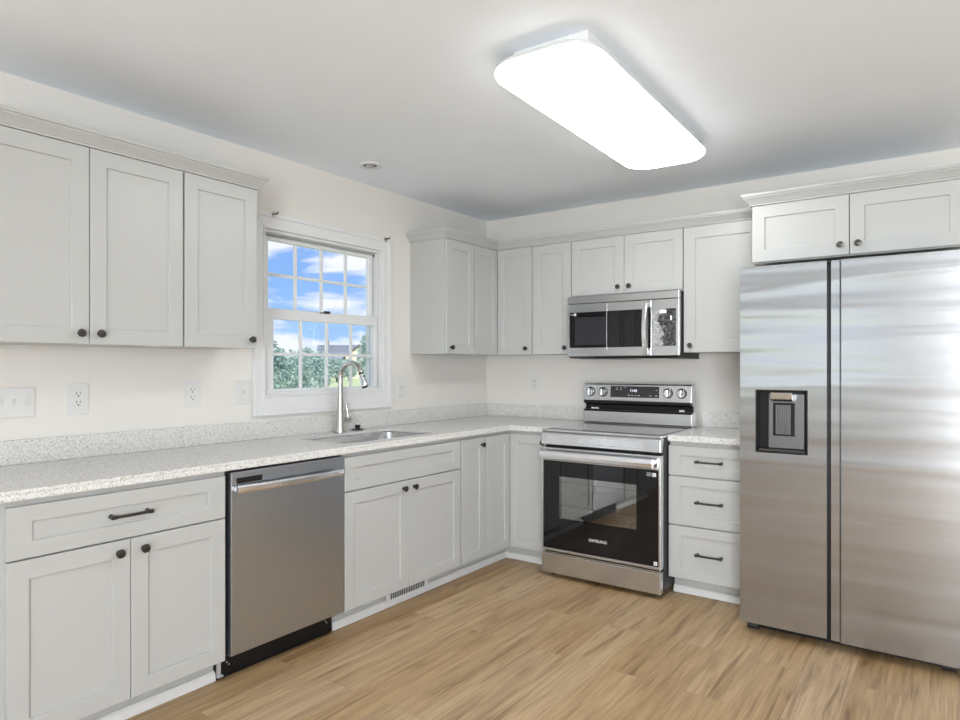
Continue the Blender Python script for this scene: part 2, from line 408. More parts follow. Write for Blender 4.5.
box(bm, x0, x0+.08, RY-.1, RY-.05, 0, 2.15); box(bm, x1-.08, x1, RY-.1, RY-.05, 0, 2.15); box(bm, x0, x1, RY-.1, RY-.05, 0, .1); box(bm, x0, x1, RY-.1, RY-.05, 2.05, 2.15); box(bm, 4.43, 4.52, RY-.1, RY-.05, .1, 2.05)
struct('added_rear_door', bm, 'trim')  # unseen door frame, its opening added to let the rear fill light in
def plain_window(name, x, ys, z0, z1):
    bm = BM()
    for y0, y1 in zip(ys, ys[1:]):
        box(bm, x, x+.05, y0, y0+.05, z0, z1); box(bm, x, x+.05, y1-.05, y1, z0, z1)
        box(bm, x, x+.05, y0, y1, z0, z0+.05); box(bm, x, x+.05, y0, y1, z1-.05, z1); box(bm, x, x+.05, y0, y1, (z0+z1)/2-.025, (z0+z1)/2+.025)
    struct(name, bm, 'vinyl')
bm = BM()
for x0, x1 in ((.15, 1.25), (1.25, 2.35)):
    box(bm, x0, x0+.05, RY-.1, RY-.05, .7, 2.2); box(bm, x1-.05, x1, RY-.1, RY-.05, .7, 2.2); box(bm, x0, x1, RY-.1, RY-.05, .7, .75); box(bm, x0, x1, RY-.1, RY-.05, 2.15, 2.2); box(bm, x0, x1, RY-.1, RY-.05, 1.43, 1.48)
struct('added_rear_window', bm, 'vinyl')  # unseen frame of an opening added for the rear-left fill light
plain_window('added_dining_window', -.09, [-6.6, -5.75, -4.9], .8, 2.1)  # this opening and the next are added, unseen, for the fill lights
plain_window('added_side_window', RX+.04, [-5.1, -4.03, -2.97, -1.9], .7, 2.2)
struct('baseboard_left', B(0, .014, RY, -3.526, 0, .09), 'trim', .004)
struct('baseboard_back', B(3.09, RX, -.014, 0, 0, .09), 'trim', .004)
struct('baseboard_right', B(RX-.014, RX, RY, 0, 0, .09), 'trim', .004)

# ---------------------------------------------------------------- kitchen window
def window():
    w = bpy.data.objects.new('window_1', None); COL.objects.link(w); w.location = (0, (WY0+WY1)/2, WZ0); w['kind'] = 'structure'
    MW[w.name] = Matrix.Translation(w.location)
    # casing: picture-frame boards with a raised outer band
    bm = BM()
    oy0, oy1, oz0, oz1 = -2.156, -1.11, 1.028, 2.12
    def ring(bm, y0, y1, z0, z1, iy0, iy1, iz0, iz1, x0, x1):
        o = [(y0, z0), (y1, z0), (y1, z1), (y0, z1)]; i = [(iy0, iz0), (iy1, iz0), (iy1, iz1), (iy0, iz1)]
        for k in range(4):
            prism(bm, [o[k], o[(k+1) % 4], i[(k+1) % 4], i[k]], 'x', x0, x1)
    ring(bm, oy0, oy1, oz0, oz1, WY0, WY1, WZ0, WZ1, .0008, .016)
    ring(bm, oy0, oy1, oz0, oz1, oy0+.022, oy1-.022, oz0+.026, oz1-.022, .0155, .024)
    ring(bm, WY0-.012, WY1+.012, WZ0-.012, WZ1+.012, WY0, WY1, WZ0, WZ1, .0155, .020)
    obj('window_casing', bm, 'trim', w, .002)
    bm = BM()
    ring(bm, WY0, WY1, WZ0, WZ1, WY0+.014, WY1-.014, WZ0+.012, WZ1-.014, -.098, -.001)
    ring(bm, WY0+.014, WY1-.014, WZ0+.012, WZ1-.014, WY0+.026, WY1-.026, WZ0+.024, WZ1-.026, -.098, -.087)
    obj('window_frame', bm, 'vinyl', w, .001)
    def sash(name, y0, y1, z0, z1, gy0, gy1, gz0, gz1, x0, x1):
        bm = BM(); ring(bm, y0, y1, z0, z1, gy0, gy1, gz0, gz1, x0, x1)
        s = obj(name, bm, 'vinyl', w, .002)
        xm = (x0+x1)/2
        g = obj('pane', B(xm-.002, xm+.002, gy0, gy1, gz0, gz1), 'glass', s)
        bm = BM()
        for k in (1, 2, 3):
            y = gy0+(gy1-gy0)*k/4; box(bm, xm-.006, xm+.008, y-.008, y+.008, gz0, gz1)
        z = (gz0+gz1)/2; box(bm, xm-.006, xm+.0075, gy0, gy1, z-.008, z+.008)
        obj('muntin', bm, 'vinyl', s)
        return s
    sash('upper_sash', WY0+.026, WY1-.026, 1.575, WZ1-.026, -2.012, -1.240, 1.616, 1.990, -.085, -.055)
    lo = sash('lower_sash', WY0+.014, WY1-.014, WZ0+.012, 1.605, -2.003, -1.226, 1.168, 1.553, -.052, -.020)
    bm = box(BM(), -.045, -.018, -1.66, -1.60, 1.605, 1.612); box(bm, -.035, -.012, -1.64, -1.605, 1.612, 1.620)
    obj('sash_lock', bm, 'gun', w, .001)
    bm = B(-.056, -.050, WY1-.022, WY1-.014, 2.002, 2.018); obj('tilt_latch', bm, 'gun', w)
    # pull cord hanging down the right jamb
    obj('balance_cord', tube(BM(), [(-.012, WY1-.018, 2.01), (-.011, WY1-.019, 1.6), (-.013, WY1-.018, 1.30), (-.011, WY1-.019, 1.155)], .0016, 6), 'grey_detail', w)
window()
def bracket(y, label):
    t = thing('curtain_bracket', label, 'bracket', (.024, y, 2.112), 0, None)
    bm = box(BM(), .0242, .028, y-.014, y+.014, 2.100, 2.126)
    obj('mounting_plate', bm, 'nickel', t, .001)
    bm = cyl(BM(), (.026, y, 2.116), (.052, y, 2.116), .004); tube(bm, [(.044, y, 2.113), (.052, y, 2.112), (.060, y, 2.116), (.063, y, 2.126)], .003, 8)
    obj('hook', bm, 'gun', t, 0, True)
bracket(-2.035, 'small metal curtain rod bracket on the window casing, corner nearer the wide cabinets')
bracket(-1.172, 'small metal curtain rod bracket on the window casing, corner nearer the back wall')

# ---------------------------------------------------------------- cabinets
def shaker(bm, x0, x1, z0, z1, yf, t=.019, rail=.062, srail=None, rec=.0075, M4=None):
    """door or drawer front in local XZ facing -y, front plane at y=yf"""
    s = srail if srail is not None else rail
    def q(a, b, c, d, y): return [Vector((a, y, c)), Vector((b, y, c)), Vector((b, y, d)), Vector((a, y, d))]
    e = .0012
    loops = [q(x0, x1, z0, z1, yf+t), q(x0, x1, z0, z1, yf+e), q(x0+e, x1-e, z0+e, z1-e, yf),
             q(x0+rail-.0015, x1-rail+.0015, z0+s-.0015, z1-s+.0015, yf), q(x0+rail, x1-rail, z0+s, z1-s, yf+.001),
             q(x0+rail+.001, x1-rail-.001, z0+s+.001, z1-s-.001, yf+rec)]
    n0 = len(bm.verts)
    loft(bm, loops)
    return bm
def knob(parent, x, z, yf, mat='gun'):
    bm = lathe(BM(), [(.009, 0), (.009, .003), (.0055, .005), (.0055, .013), (.010, .015), (.0155, .018), (.0160, .021), (.0145, .0245), (.008, .026), (0, .0262)], (x, yf, z), (0, -1, 0), 20)
    return bm
class Cab:
    def __init__(s, name, label, cat, loc, rz, group=None):
        s.t = thing(name, label, cat, loc, rz, group)
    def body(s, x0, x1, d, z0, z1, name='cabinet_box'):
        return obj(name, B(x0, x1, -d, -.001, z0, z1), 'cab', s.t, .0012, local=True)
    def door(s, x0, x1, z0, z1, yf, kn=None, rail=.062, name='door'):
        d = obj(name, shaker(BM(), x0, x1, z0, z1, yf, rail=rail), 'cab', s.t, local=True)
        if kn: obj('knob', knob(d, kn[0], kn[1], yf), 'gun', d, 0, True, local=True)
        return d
    def drawer(s, x0, x1, z0, z1, yf, pull=True):
        d = obj('drawer_front', shaker(BM(), x0, x1, z0, z1, yf, rail=.070, srail=.052), 'cab', s.t, local=True)
        if pull:
            cx = (x0+x1)/2; zc = (z0+z1)/2; bm = BM()
            for sg in (-1, 1):
                lathe(bm, [(.0085, 0), (.0085, .003), (.006, .006), (.006, .020)], (cx+sg*.064, yf+.0075, zc), (0, -1, 0), 14)
                box(bm, cx+sg*.064-.010, cx+sg*.064+.010, yf-.026, yf-.013, zc-.0068, zc+.0068)
            # slightly bowed square bar
            n = 12; loops = []
            for i in range(n+1):
                u = -1+2*i/n; x = cx+u*.060; y = yf-.019-.005*(1-u*u)
                loops.append([(x, y-.0048, zc-.005), (x, y+.0048, zc-.005), (x, y+.0048, zc+.005), (x, y-.0048, zc+.005)])
            loft(bm, loops)
            obj('pull_handle', bm, 'gun', d, .0015, local=True)
        return d
RZL = R(90)
UD, UZ0, UZ1, UB = .3176, 1.3766, 2.1335, .2976
UG = 'white shaker upper cabinets'
def uz(z): return z-UZ0
hU = UZ1-UZ0
KZ = .042
# left wall uppers: local x -> world +y
a = Cab('upper_cabinet', 'white shaker double door wall cabinet, the widest one, left of the window', 'cabinet', (0, -3.4815, UZ0), RZL)
a.body(0, .762, UB, 0, hU+.001)
a.door(.003, .3797, .001, hU-.003, -UD, (.3797-.034, KZ)); a.door(.3830, .759, .001, hU-.003, -UD, (.3830+.034, KZ))
a = Cab('upper_cabinet', 'white shaker single door wall cabinet directly beside the window', 'cabinet', (0, -2.7175, UZ0), RZL)
a.body(0, .369, UB, 0, hU+.001)
a.door(.004, .366, .001, hU-.003, -UD, (.366-.034, KZ))
# single-door upper right of the window
a = Cab('upper_cabinet', 'white shaker narrow wall cabinet with exposed side panel, right of the window', 'cabinet', (0, -.906, UZ0), RZL)
a.body(0, .312, UB, 0, hU+.001)
a.door(.004, .3065, .001, hU-.003, -UD, (.004+.040, KZ))
# corner upper (L-shaped box, two leaves)
t = thing('upper_cabinet', 'white shaker L-shaped wall cabinet filling the corner, with two hinged leaves', 'cabinet', (0, 0, UZ0))
bm = prism(BM(), [(.001, -.001), (.001, -.593), (UB, -.593), (UB, -UB), (.6105, -UB), (.6105, -.001)], 'z', UZ0, UZ1+.001)
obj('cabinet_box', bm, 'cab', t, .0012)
def wdoor(t, face, a0, a1, z0, z1, plane, kn=None, rail=.062):
    """door in world coordinates: face 'x' (looks +x, a = y) or 'y' (looks -y, a = x)"""
    T = Matrix.Rotation(RZL, 4, 'Z') if face == 'x' else Matrix.Identity(4)
    bm = shaker(BM(), a0, a1, z0, z1, -plane, rail=rail); bm.transform(T)
    d = obj('door', bm, 'cab', t)
    if kn:
        b = knob(d, kn[0], kn[1], -plane); b.transform(T); obj('knob', b, 'gun', d, 0, True)
    return d
wdoor(t, 'x', -.586, -UD-.002, UZ0+.001, UZ1-.003, UD, None, .055)
wdoor(t, 'y', UD+.002, .607, UZ0+.001, UZ1-.003, UD, (.607-.042, UZ0+KZ), .055)
# back wall upper left of microwave
a = Cab('upper_cabinet', 'white shaker single door wall cabinet between the corner cabinet and the microwave', 'cabinet', (.6115, 0, UZ0), 0)
a.body(0, .306, UB, 0, hU+.001)
a.door(.002, .3035, .001, hU-.003, -UD, (.3035-.040, KZ))
# over microwave
a = Cab('upper_cabinet', 'white shaker short double door wall cabinet above the microwave', 'cabinet', (.919, 0, 1.752), 0)
a.body(0, .758, UB, 0, UZ1-1.751)
a.door(.003, .3755, .010, UZ1-1.755, -UD, (.3755-.036, .052)); a.door(.379, .755, .010, UZ1-1.755, -UD, (.379+.036, .052))
# right of microwave
a = Cab('upper_cabinet', 'white shaker single door wall cabinet between the microwave and the refrigerator', 'cabinet', (1.678, 0, UZ0), 0)
a.body(0, .466, UB, 0, hU+.001)
a.door(.003, .463, .001, hU-.003, -UD, (.003+.042, KZ), .070)
# over fridge
a = Cab('upper_cabinet', 'white shaker deep double door wall cabinet above the refrigerator', 'cabinet', (2.1455, 0, 1.832), 0)
a.body(0, .914, .609, 0, UZ1-1.831)
a.door(.003, .4500, .006, UZ1-1.836, -.63, (.45-.036, .055)); a.door(.4535, .911, .006, UZ1-1.836, -.63, (.4535+.036, .055))

# crown mouldings
CP = [(0, UZ1+.0012), (.012, UZ1+.0012), (.012, UZ1+.008), (.016, UZ1+.011), (.022, UZ1+.020), (.034, UZ1+.034), (.040, UZ1+.040), (.040, UZ1+.046), (.047, UZ1+.047), (.047, UZ1+.060), (0, UZ1+.060)]
def crown_run(path, label):
    # travel so that outward lies to the right
    bm = sweep(path, CP); return tag(obj('crown_molding', bm, 'cab', None), label, 'molding')
crown_run([(UB+.006, -3.4785), (UB+.006, -2.350), (.001, -2.350)], 'white crown molding on top of the upper cabinets left of the window')
crown_run([(.001, -.9045), (UB+.006, -.9045), (UB+.006, -UB-.006), (2.0955, -UB-.006)], 'white crown molding running round the corner cabinets to the refrigerator')
crown_run([(2.147, -.001), (2.147, -.615), (3.0575, -.615)], 'white crown molding on the deep cabinet above the refrigerator')

# ---- base cabinets
BD, BF, BT = .61, .63, .871
DZ0, DZ1 = .108, .851
def base_body(cab, w, extra=None):
    cab.body(0, w, BD-.0005, .105, BT)
    obj('toe_kick', B(0, w, -.53, -.001, .0005, .105), 'cab', cab.t, local=True)
a = Cab('base_cabinet', 'white shaker base cabinet with one wide drawer over two doors, left of the dishwasher', 'cabinet', (0, -3.503, 0), RZL)
base_body(a, .788)
x0 = .024; x1 = .7785; xm = .4035
a.drawer(x0, x1, .685, DZ1, -BF)
a.door(x0, xm-.0015, DZ0, .679, -BF, (xm-.044, .637)); a.door(xm+.0015, x1, DZ0, .679, -BF, (xm+.044, .637))
SY = -2.0845
a = Cab('base_cabinet', 'white shaker sink base cabinet with false drawer front over two doors', 'cabinet', (0, SY, 0), RZL)
# open-topped body so the sink bowl fits inside
bm = BM(); w = .9195
box(bm, 0, .018, -BD+.0005, -.001, .105, BT); box(bm, w-.018, w, -BD+.0005, -.001, .105, BT)
box(bm, .018, w-.018, -.019, -.001, .105, BT); box(bm, .018, w-.018, -BD+.0005, -.019, .105, .123); box(bm, .018, w-.018, -BD+.0005, -BD+.019, .123, BT)
obj('cabinet_box', bm, 'cab', a.t, local=True)
obj('toe_kick', B(0, w, -.53, -.001, .0005, .105), 'cab', a.t, local=True)
x0 = .0025; x1 = .918; xm = .4595
a.drawer(x0, x1, .688, DZ1, -BF, False)
a.door(x0, xm-.0015, DZ0, .682, -BF, (xm-.042, .642)); a.door(xm+.0015, x1, DZ0, .682, -BF, (xm+.042, .642))
a = Cab('base_cabinet', 'white shaker narrow full-height single door base cabinet next to the sink cabinet', 'cabinet', (0, -1.1645, 0), RZL)
base_body(a, .258)
a.door(.014, .254, DZ0, DZ1, -BF, (.254-.040, .807), .058)
t = thing('base_cabinet', 'white shaker L-shaped corner base cabinet with two hinged leaves, left of the range', 'cabinet', (0, 0, 0))
P_ = [(.001, -.001), (.001, -.906), (BD, -.906), (BD, -BD), (.933, -BD), (.933, -.001)]
obj('cabinet_box', prism(BM(), P_, 'z', .105, BT), 'cab', t)
P_ = [(.001, -.001), (.001, -.906), (.53, -.906), (.53, -.53), (.933, -.53), (.933, -.001)]
obj('toe_kick', prism(BM(), P_, 'z', .0005, .105), 'cab', t)
wdoor(t, 'x', -.899, -BF-.002, DZ0, DZ1, BF, None, .058)
wdoor(t, 'y', BF+.002, .928, DZ0, DZ1, BF, (.886, .807), .058)
a = Cab('base_cabinet', 'white shaker three drawer base cabinet between the range and the refrigerator', 'cabinet', (1.699, 0, 0), 0)
base_body(a, .456)
for z0, z1 in ((.684, .848), (.408, .676), (.108, .400)): a.drawer(.0005, .4535, z0, z1, -BF)
# shoe moulding along the toe kicks
SH = [(0, .0005), (.019, .0005), (.019, .014), (.016, .030), (.010, .039), (0, .041)]
def shoe(n, path):
    struct('trim_%d' % n, sweep(path, SH), 'trim')
shoe(1, [(.531, -3.503), (.531, -2.716)])
shoe(2, [(.531, -2.083), (.531, -.531), (.932, -.531)])
shoe(3, [(1.70, -.531), (2.154, -.531)])

# floor register in the toe kick below the sink
t = thing('vent_register', 'white metal vent register set in the toe kick below the sink cabinet', 'vent', (.5505, -1.54, .018))
bm = BM(); box(bm, .5505, .5545, -1.715, -1.375, .012, .022); box(bm, .5505, .5545, -1.715, -1.375, .078, .090)
box(bm, .5505, .5545, -1.715, -1.690, .022, .078); box(bm, .5505, .5545, -1.400, -1.375, .022, .078); box(bm, .5505, .5515, -1.69, -1.40, .022, .038)
obj('faceplate', bm, 'vinyl', t, .001)
obj('grille_back', B(.5502, .5506, -1.69, -1.40, .039, .0785), 'slot', t)
bm = BM()
for i in range(20):
    y = -1.684+i*.0146; box(bm, .5505, .5530, y, y+.0020, .038, .0785)
obj('louvre', bm, 'vinyl', t)

# ---------------------------------------------------------------- worktops, splashback, sink
CZ0, CZ1 = .8725, .9061
CE = .645
sink_hole = rrect(.160, .552, -2.000, -1.292, .060)
left_outline = [(.001, -3.525), (CE, -3.525), (CE, -CE), (.9345, -CE), (.9345, -.001), (.001, -.001)]
wt = sheet_with_holes([left_outline, sink_hole], .893, CZ1)
wl = sheet_with_holes([left_outline, rrect(.105, .600, -2.050, -1.240, .08)], CZ0, .893)
tmpm = bpy.data.meshes.new('t'); wl.to_mesh(tmpm); wl.free(); wt.from_mesh(tmpm); bpy.data.meshes.remove(tmpm)
o = obj('worktop', wt, 'quartz', None, .0015)
tag(o, 'long L-shaped speckled white quartz worktop with the sink cut-out', 'worktop')
o = obj('worktop', B(1.6985, 2.157, -CE, -.001, CZ0, CZ1), 'quartz', None, .003)
tag(o, 'short speckled white quartz worktop between the range and the refrigerator', 'worktop')
o = obj('backsplash', prism(BM(), [(.001, -3.525), (.021, -3.525), (.021, -.021), (.9345, -.021), (.9345, -.001), (.001, -.001)], 'z', CZ1+.0003, 1.002), 'quartz', None, .002)
tag(o, 'low speckled quartz upstand along the window wall and round the corner', 'backsplash')
o = obj('backsplash', B(1.6985, 2.157, -.021, -.001, CZ1+.0003, 1.002), 'quartz', None, .002)
tag(o, 'short speckled quartz upstand right of the range', 'backsplash')
# sink
t = thing('kitchen_sink', 'stainless steel undermount sink bowl below the window', 'sink', (.355, -1.65, .70))
def rl(x0, x1, y0, y1, r, z): return [(p[0], p[1], z) for p in rrect(x0, x1, y0, y1, r)]
bm = BM()
loft(bm, [rl(.112, .592, -2.040, -1.250, .08, .8922), rl(.154, .558, -2.006, -1.286, .062, .8922), rl(.158, .554, -2.002, -1.290, .060, .887),
          rl(.166, .546, -1.994, -1.298, .058, .705), rl(.180, .532, -1.975, -1.320, .055, .688), rl(.215, .495, -1.935, -1.365, .045, .682), rl(.315, .395, -1.69, -1.61, .0399, .678)], False, False)
so = obj('bowl', bm, 'steel_sink', t, 0, True)
sol = so.modifiers.new('thick', 'SOLIDIFY'); sol.thickness = .0012; sol.offset = -1
obj('drain', lathe(BM(), [(.042, .0), (.042, .003), (.034, .004), (.028, .001), (0, .001)], (.355, -1.65, .676), (0, 0, 1), 24), 'chrome', t, 0, True)
# faucet
FX_, FY_ = .085, -1.613
t = thing('kitchen_faucet', 'brushed nickel gooseneck pull-down faucet behind the sink', 'faucet', (FX_, FY_, CZ1))
bm = lathe(BM(), [(.030, 0), (.030, .004), (.0285, .012), (.0248, .05), (.0215, .10), (.0190, .150), (.0170, .20), (.0155, .235)], (FX_, FY_, CZ1+.0005), (0, 0, 1), 28)
obj('body', bm, 'nickel', t, 0, True)
rc = .087; zc_ = 1.225; xc_ = FX_+rc
pts = [(FX_, FY_, 1.125), (FX_, FY_, 1.18)] + [(xc_-rc*math.cos(R(a_)), FY_, zc_+rc*math.sin(R(a_))) for a_ in range(0, 166, 9)]
obj('spout', tube(BM(), pts, .0148, 18), 'nickel', t, 0, True)
e = Vector(pts[-1]); dirv = (Vector(pts[-1])-Vector(pts[-2])).normalized()
bm = lathe(BM(), [(.0125, 0), (.0140, .004), (.0140, .012), (.0185, .052), (.0210, .070), (.0195, .078), (0, .079)], e+dirv*.003, dirv, 22)
hd = obj('spray_head', bm, 'chrome', t, 0, True)
obj('spray_face', lathe(BM(), [(.0175, 0), (.0165, .004), (0, .0045)], e+dirv*.0815, dirv, 22), 'rubber', hd, 0, True)
obj('joint_ring', lathe(BM(), [(.0152, 0), (.0152, .007), (.0, .007)], e-dirv*.003, dirv, 22), 'rubber', hd, 0, True)
obj('spray_button', lathe(BM(), [(.006, 0), (.006, .004), (0, .005)], e+dirv*.028+Vector((.0105, 0, .010)), Vector((1, 0, .35)), 12), 'rubber', hd, 0, True)
bm = cyl(BM(), (FX_, FY_+.012, .977), (FX_, FY_+.080, .977), .0155, .0150, 22)
obj('valve_stub', bm, 'nickel', t, .001, True)
bm = tube(BM(), [(FX_, FY_+.058, .985), (FX_-.002, FY_+.058, 1.01), (FX_-.006, FY_+.056, 1.045), (FX_-.008, FY_+.054, 1.070)], [.0095, .0085, .0075, .0085], 12)
obj('lever_handle', bm, 'nickel', t, 0, True)
t = thing('sink_stopper', 'black round sink hole cover with raised knob behind the sink', 'stopper', (.050, -1.452, CZ1))
obj('disc', lathe(BM(), [(.036, 0), (.037, .003), (.033, .006), (0, .007)], (.060, -1.452, CZ1+.0005), (0, 0, 1), 24), 'blackmetal', t, 0, True)
obj('grip', lathe(BM(), [(.016, 0), (.014, .009), (.018, .020), (.016, .024), (0, .025)], (.060, -1.452, CZ1+.0065), (0, 0, 1), 18), 'black', t, 0, True)

# ---------------------------------------------------------------- wall plates
def plate(kind, c, label, wall='x', wd=.072, ht=.118, n=1):
    """c = (along, z) ; wall 'x' on left wall, 'y' on back wall"""
    loc = (0.0005, c[0], c[1]) if wall == 'x' else (c[0], -.0005, c[1])
    rz = RZL if wall == 'x' else 0
    t = thing('power_outlet' if kind == 'outlet' else 'light_switch', label, 'outlet' if kind == 'outlet' else 'switch', loc, rz)
    obj('cover_plate', B(-wd/2, wd/2, -.006, 0, -ht/2, ht/2), 'plate', t, .0022, local=True)
    bm = BM()
    if kind == 'outlet':
        rc_ = obj('receptacle', B(-.0175, .0175, -.0078, -.006, -.035, .035), 'plate', t, .001, local=True)
        for s in (-1, 1):
            z = s*.0185
            box(bm, -.0085, -.006, -.0082, -.0078, z-.001, z+.010); box(bm, .006, .0085, -.0082, -.0078, z+.001, z+.009)
            lathe(bm, [(.0034, 0), (.0034, .0004)], (0, -.0078, z-.008), (0, -1, 0), 10)
        obj('socket_slots', bm, 'slot', rc_, local=True)
        for s in (-1, 1): obj('screw', lathe(BM(), [(.003, 0), (.003, .0006)], (0, -.006, s*.048), (0, -1, 0), 10), 'pale_detail', t, local=True)
    else:
        for k in range(n):
            cx = (k-(n-1)/2)*.046
            obj('toggle', prism(BM(), [(-.006, -.010), (-.010, -.009), (-.019, .009), (-.014, .012), (-.006, .006)], 'x', cx-.0045, cx+.0045), 'plate', t, .001, local=True)
            b2 = BM(); box(b2, cx-.0065, cx+.0065, -.0064, -.006, -.014, .014)
            obj('toggle_slot', b2, 'pale_detail', t, local=True)
            for s in (-1, 1): obj('screw', lathe(BM(), [(.0028, 0), (.0028, .0006)], (cx, -.006, s*.030), (0, -1, 0), 10), 'pale_detail', t, local=True)
plate('switch', (-3.268, 1.150), 'white four gang toggle switch plate below the widest upper cabinet', 'x', .196, .120, 4)
plate('outlet', (-3.009, 1.156), 'white duplex outlet next to the multi-gang switch plate', 'x', .083, .130)
plate('outlet', (-2.493, 1.158), 'white duplex outlet below the single door cabinet, above the dishwasher', 'x', .083, .130)
plate('switch', (-2.213, 1.158), 'white single toggle switch plate close to the left side of the window', 'x', .080, .122, 1)
plate('switch', (-1.003, 1.152), 'white single switch plate right of the window, above the sink end of the worktop', 'x', .080, .125, 1)
plate('outlet', (.449, 1.165), 'white duplex outlet on the back wall left of the range', 'y', .080, .125)

# ---------------------------------------------------------------- ceiling fixtures
t = thing('ceiling_light', 'large rectangular glowing white cloud ceiling light', 'ceiling light', (1.8375, -1.60, H-.08))
obj('housing', B(1.690, 1.985, -2.25, -.955, 2.396, H-.0005), 'trim', t, .002)
def rr3(x0, x1, y0, y1, r, z): return [(p[0], p[1], z) for p in rrect(x0, x1, y0, y1, r, 10)]
lx0, lx1, ly0, ly1 = 1.605, 2.024, -2.332, -.872
def lens(ins, z): return rr3(lx0+ins, lx1-ins, ly0+ins, ly1-ins, .125-ins*.6, z)
obj('backing_pan', loft(BM(), [lens(.02, 2.3955), lens(.004, 2.384), lens(0, 2.371)]), 'trim', t, 0, True)
bm = loft(BM(), [lens(0, 2.3705), lens(0, 2.362), lens(.003, 2.355), lens(.012, 2.347), lens(.035, 2.340), lens(.07, 2.337)])
obj('diffuser', bm, 'lamp', t, 0, True)
t.rotation_euler.z = R(1.3)
t = thing('recessed_light', 'small round recessed eyeball light in the ceiling above the window', 'ceiling light', (.31, -1.595, H-.01))
obj('trim_ring', lathe(BM(), [(.040, 0), (.066, 0), (.068, .004), (.066, .008), (.046, .010), (.040, .006), (.040, 0)], (.31, -1.595, H-.0005), (0, 0, -1), 32), 'trim', t, 0, True)
obj('eyeball', lathe(BM(), [(.041, 0), (.041, .002), (.030, .004), (0, .004)], (.31, -1.595, H-.0005), (0, 0, -1), 28), 'slot', t, 0, True)
obj('lamp_bulb', lathe(BM(), [(.024, 0), (.024, .005), (.016, .012), (0, .014)], (.31, -1.595, H-.003), (0, 0, -1), 24), 'grey_detail', t, 0, True)

# ---------------------------------------------------------------- dishwasher
DY0, DY1 = -2.7005, -2.0880
t = thing('dishwasher', 'stainless steel dishwasher with bowed bar handle and black kick plate', 'dishwasher', (.3, (DY0+DY1)/2, 0))
obj('tub', B(.03, .583, -2.714, DY1+.001, .10, .869), 'blackmetal', t)
d = obj('door', B(.585, .633, DY0, DY1, .114, .861), 'steel_dw', t, .004)
obj('side_seal', B(.5835, .600, -2.7135, DY0-.0005, .11, .865), 'black', t)
# flat bowed towel-bar handle
n = 20; loops = []
for i in range(n+1):
    u = -1+2*i/n; y = -2.402+u*.285; bow = .020*(1-abs(u)**2.6)
    x = .652+bow
    loops.append([(x, y, .7775), (x+.009, y, .7775), (x+.012, y, .785), (x+.012, y, .800), (x+.009, y, .808), (x, y, .808)])
hb = loft(BM(), loops)
box(hb, .634, .657, -2.687, -2.668, .783, .803); box(hb, .634, .657, -2.136, -2.117, .783, .803)
obj('bar_handle', hb, 'chrome', d, .0015)
vb = obj('vent_badge', B(.6332, .635, -2.676, -2.552, .8125, .836), 'gun', d, .001)
bm = BM(); box(bm, .6351, .6356, -2.671, -2.557, .8155, .8235); box(bm, .6351, .6356, -2.671, -2.557, .8265, .8325); obj('vent_slot', bm, 'black', vb)
k = obj('kick_plate', B(.500, .548, -2.713, DY1-.004, .004, .108), 'blackmetal', t, .002)
bm = BM(); box(bm, .5482, .552, -2.712, -2.11, .003, .012); obj('kick_lip', bm, 'black', k)
for y, z in ((-2.665, .060), (-2.655, .048), (-2.135, .066), (-2.125, .054)):
    obj('screw', lathe(BM(), [(.004, 0), (.004, .0015), (.002, .002), (0, .002)], (.5481, y, z), (1, 0, 0), 10), 'chrome', k)
bm = BM(); box(bm, .548, .562, -2.7125, -2.700, .012, .085); box(bm, .548, .562, -2.700, -2.688, .012, .020); obj('mount_foot', bm, 'grey_detail', k, .001)

# ---------------------------------------------------------------- range
rx0, rx1 = .9365, 1.6965
t = thing('electric_range', 'freestanding stainless steel electric range with black glass oven door', 'stove', ((rx0+rx1)/2, -.38, 0))
RF = -.745
bm = BM()   # carcass open at the front for the oven cavity
box(bm, rx0+.004, rx0+.05, RF+.05, -.03, .035, .895); box(bm, rx1-.05, rx1-.002, RF+.05, -.03, .035, .895)
box(bm, rx0+.05, rx1-.05, -.07, -.03, .035, .895); box(bm, rx0+.05, rx1-.05, RF+.05, -.07, .035, .24); box(bm, rx0+.05, rx1-.05, RF+.05, -.07, .72, .895)
obj('side_panels', bm, 'blackmetal', t, .002)
for x in (rx0+.05, rx1-.05):
    for y in (RF+.07, -.1): obj('levelling_foot', cyl(BM(), (x, y, .0005), (x, y, .036), .018), 'rubber', t)
# cooktop
ct = obj('cooktop', B(rx0, rx1, RF+.012, -.165, .893, .9065), 'steel', t, .003)
obj('ceramic_glass', B(rx0+.016, rx1-.016, RF+.055, -.18, .9066, .9095), M['cook_glass'] if 'cook_glass' in M else 'blackglass', ct, .001)
# slanted front fascia
bm = prism(BM(), [(RF+.012, .892), (RF+.0, .886), (RF-.004, .815), (RF+.03, .812), (RF+.05, .892)], 'x', rx0, rx1)
fa = obj('front_fascia', bm, 'steel', t, .003)
bm = BM()
def frame_y(bm, x0, x1, z0, z1, w, y0, y1):
    box(bm, x0, x1, y0, y1, z0, z0+w); box(bm, x0, x1, y0, y1, z1-w, z1); box(bm, x0, x0+w, y0, y1, z0+w, z1-w); box(bm, x1-w, x1, y0, y1, z0+w, z1-w)
    return bm
frame_y(bm, rx0+.035, rx1-.085, .829, .876, .004, RF-.0055, RF-.001)
obj('fascia_panel', bm, 'grey_detail', fa)
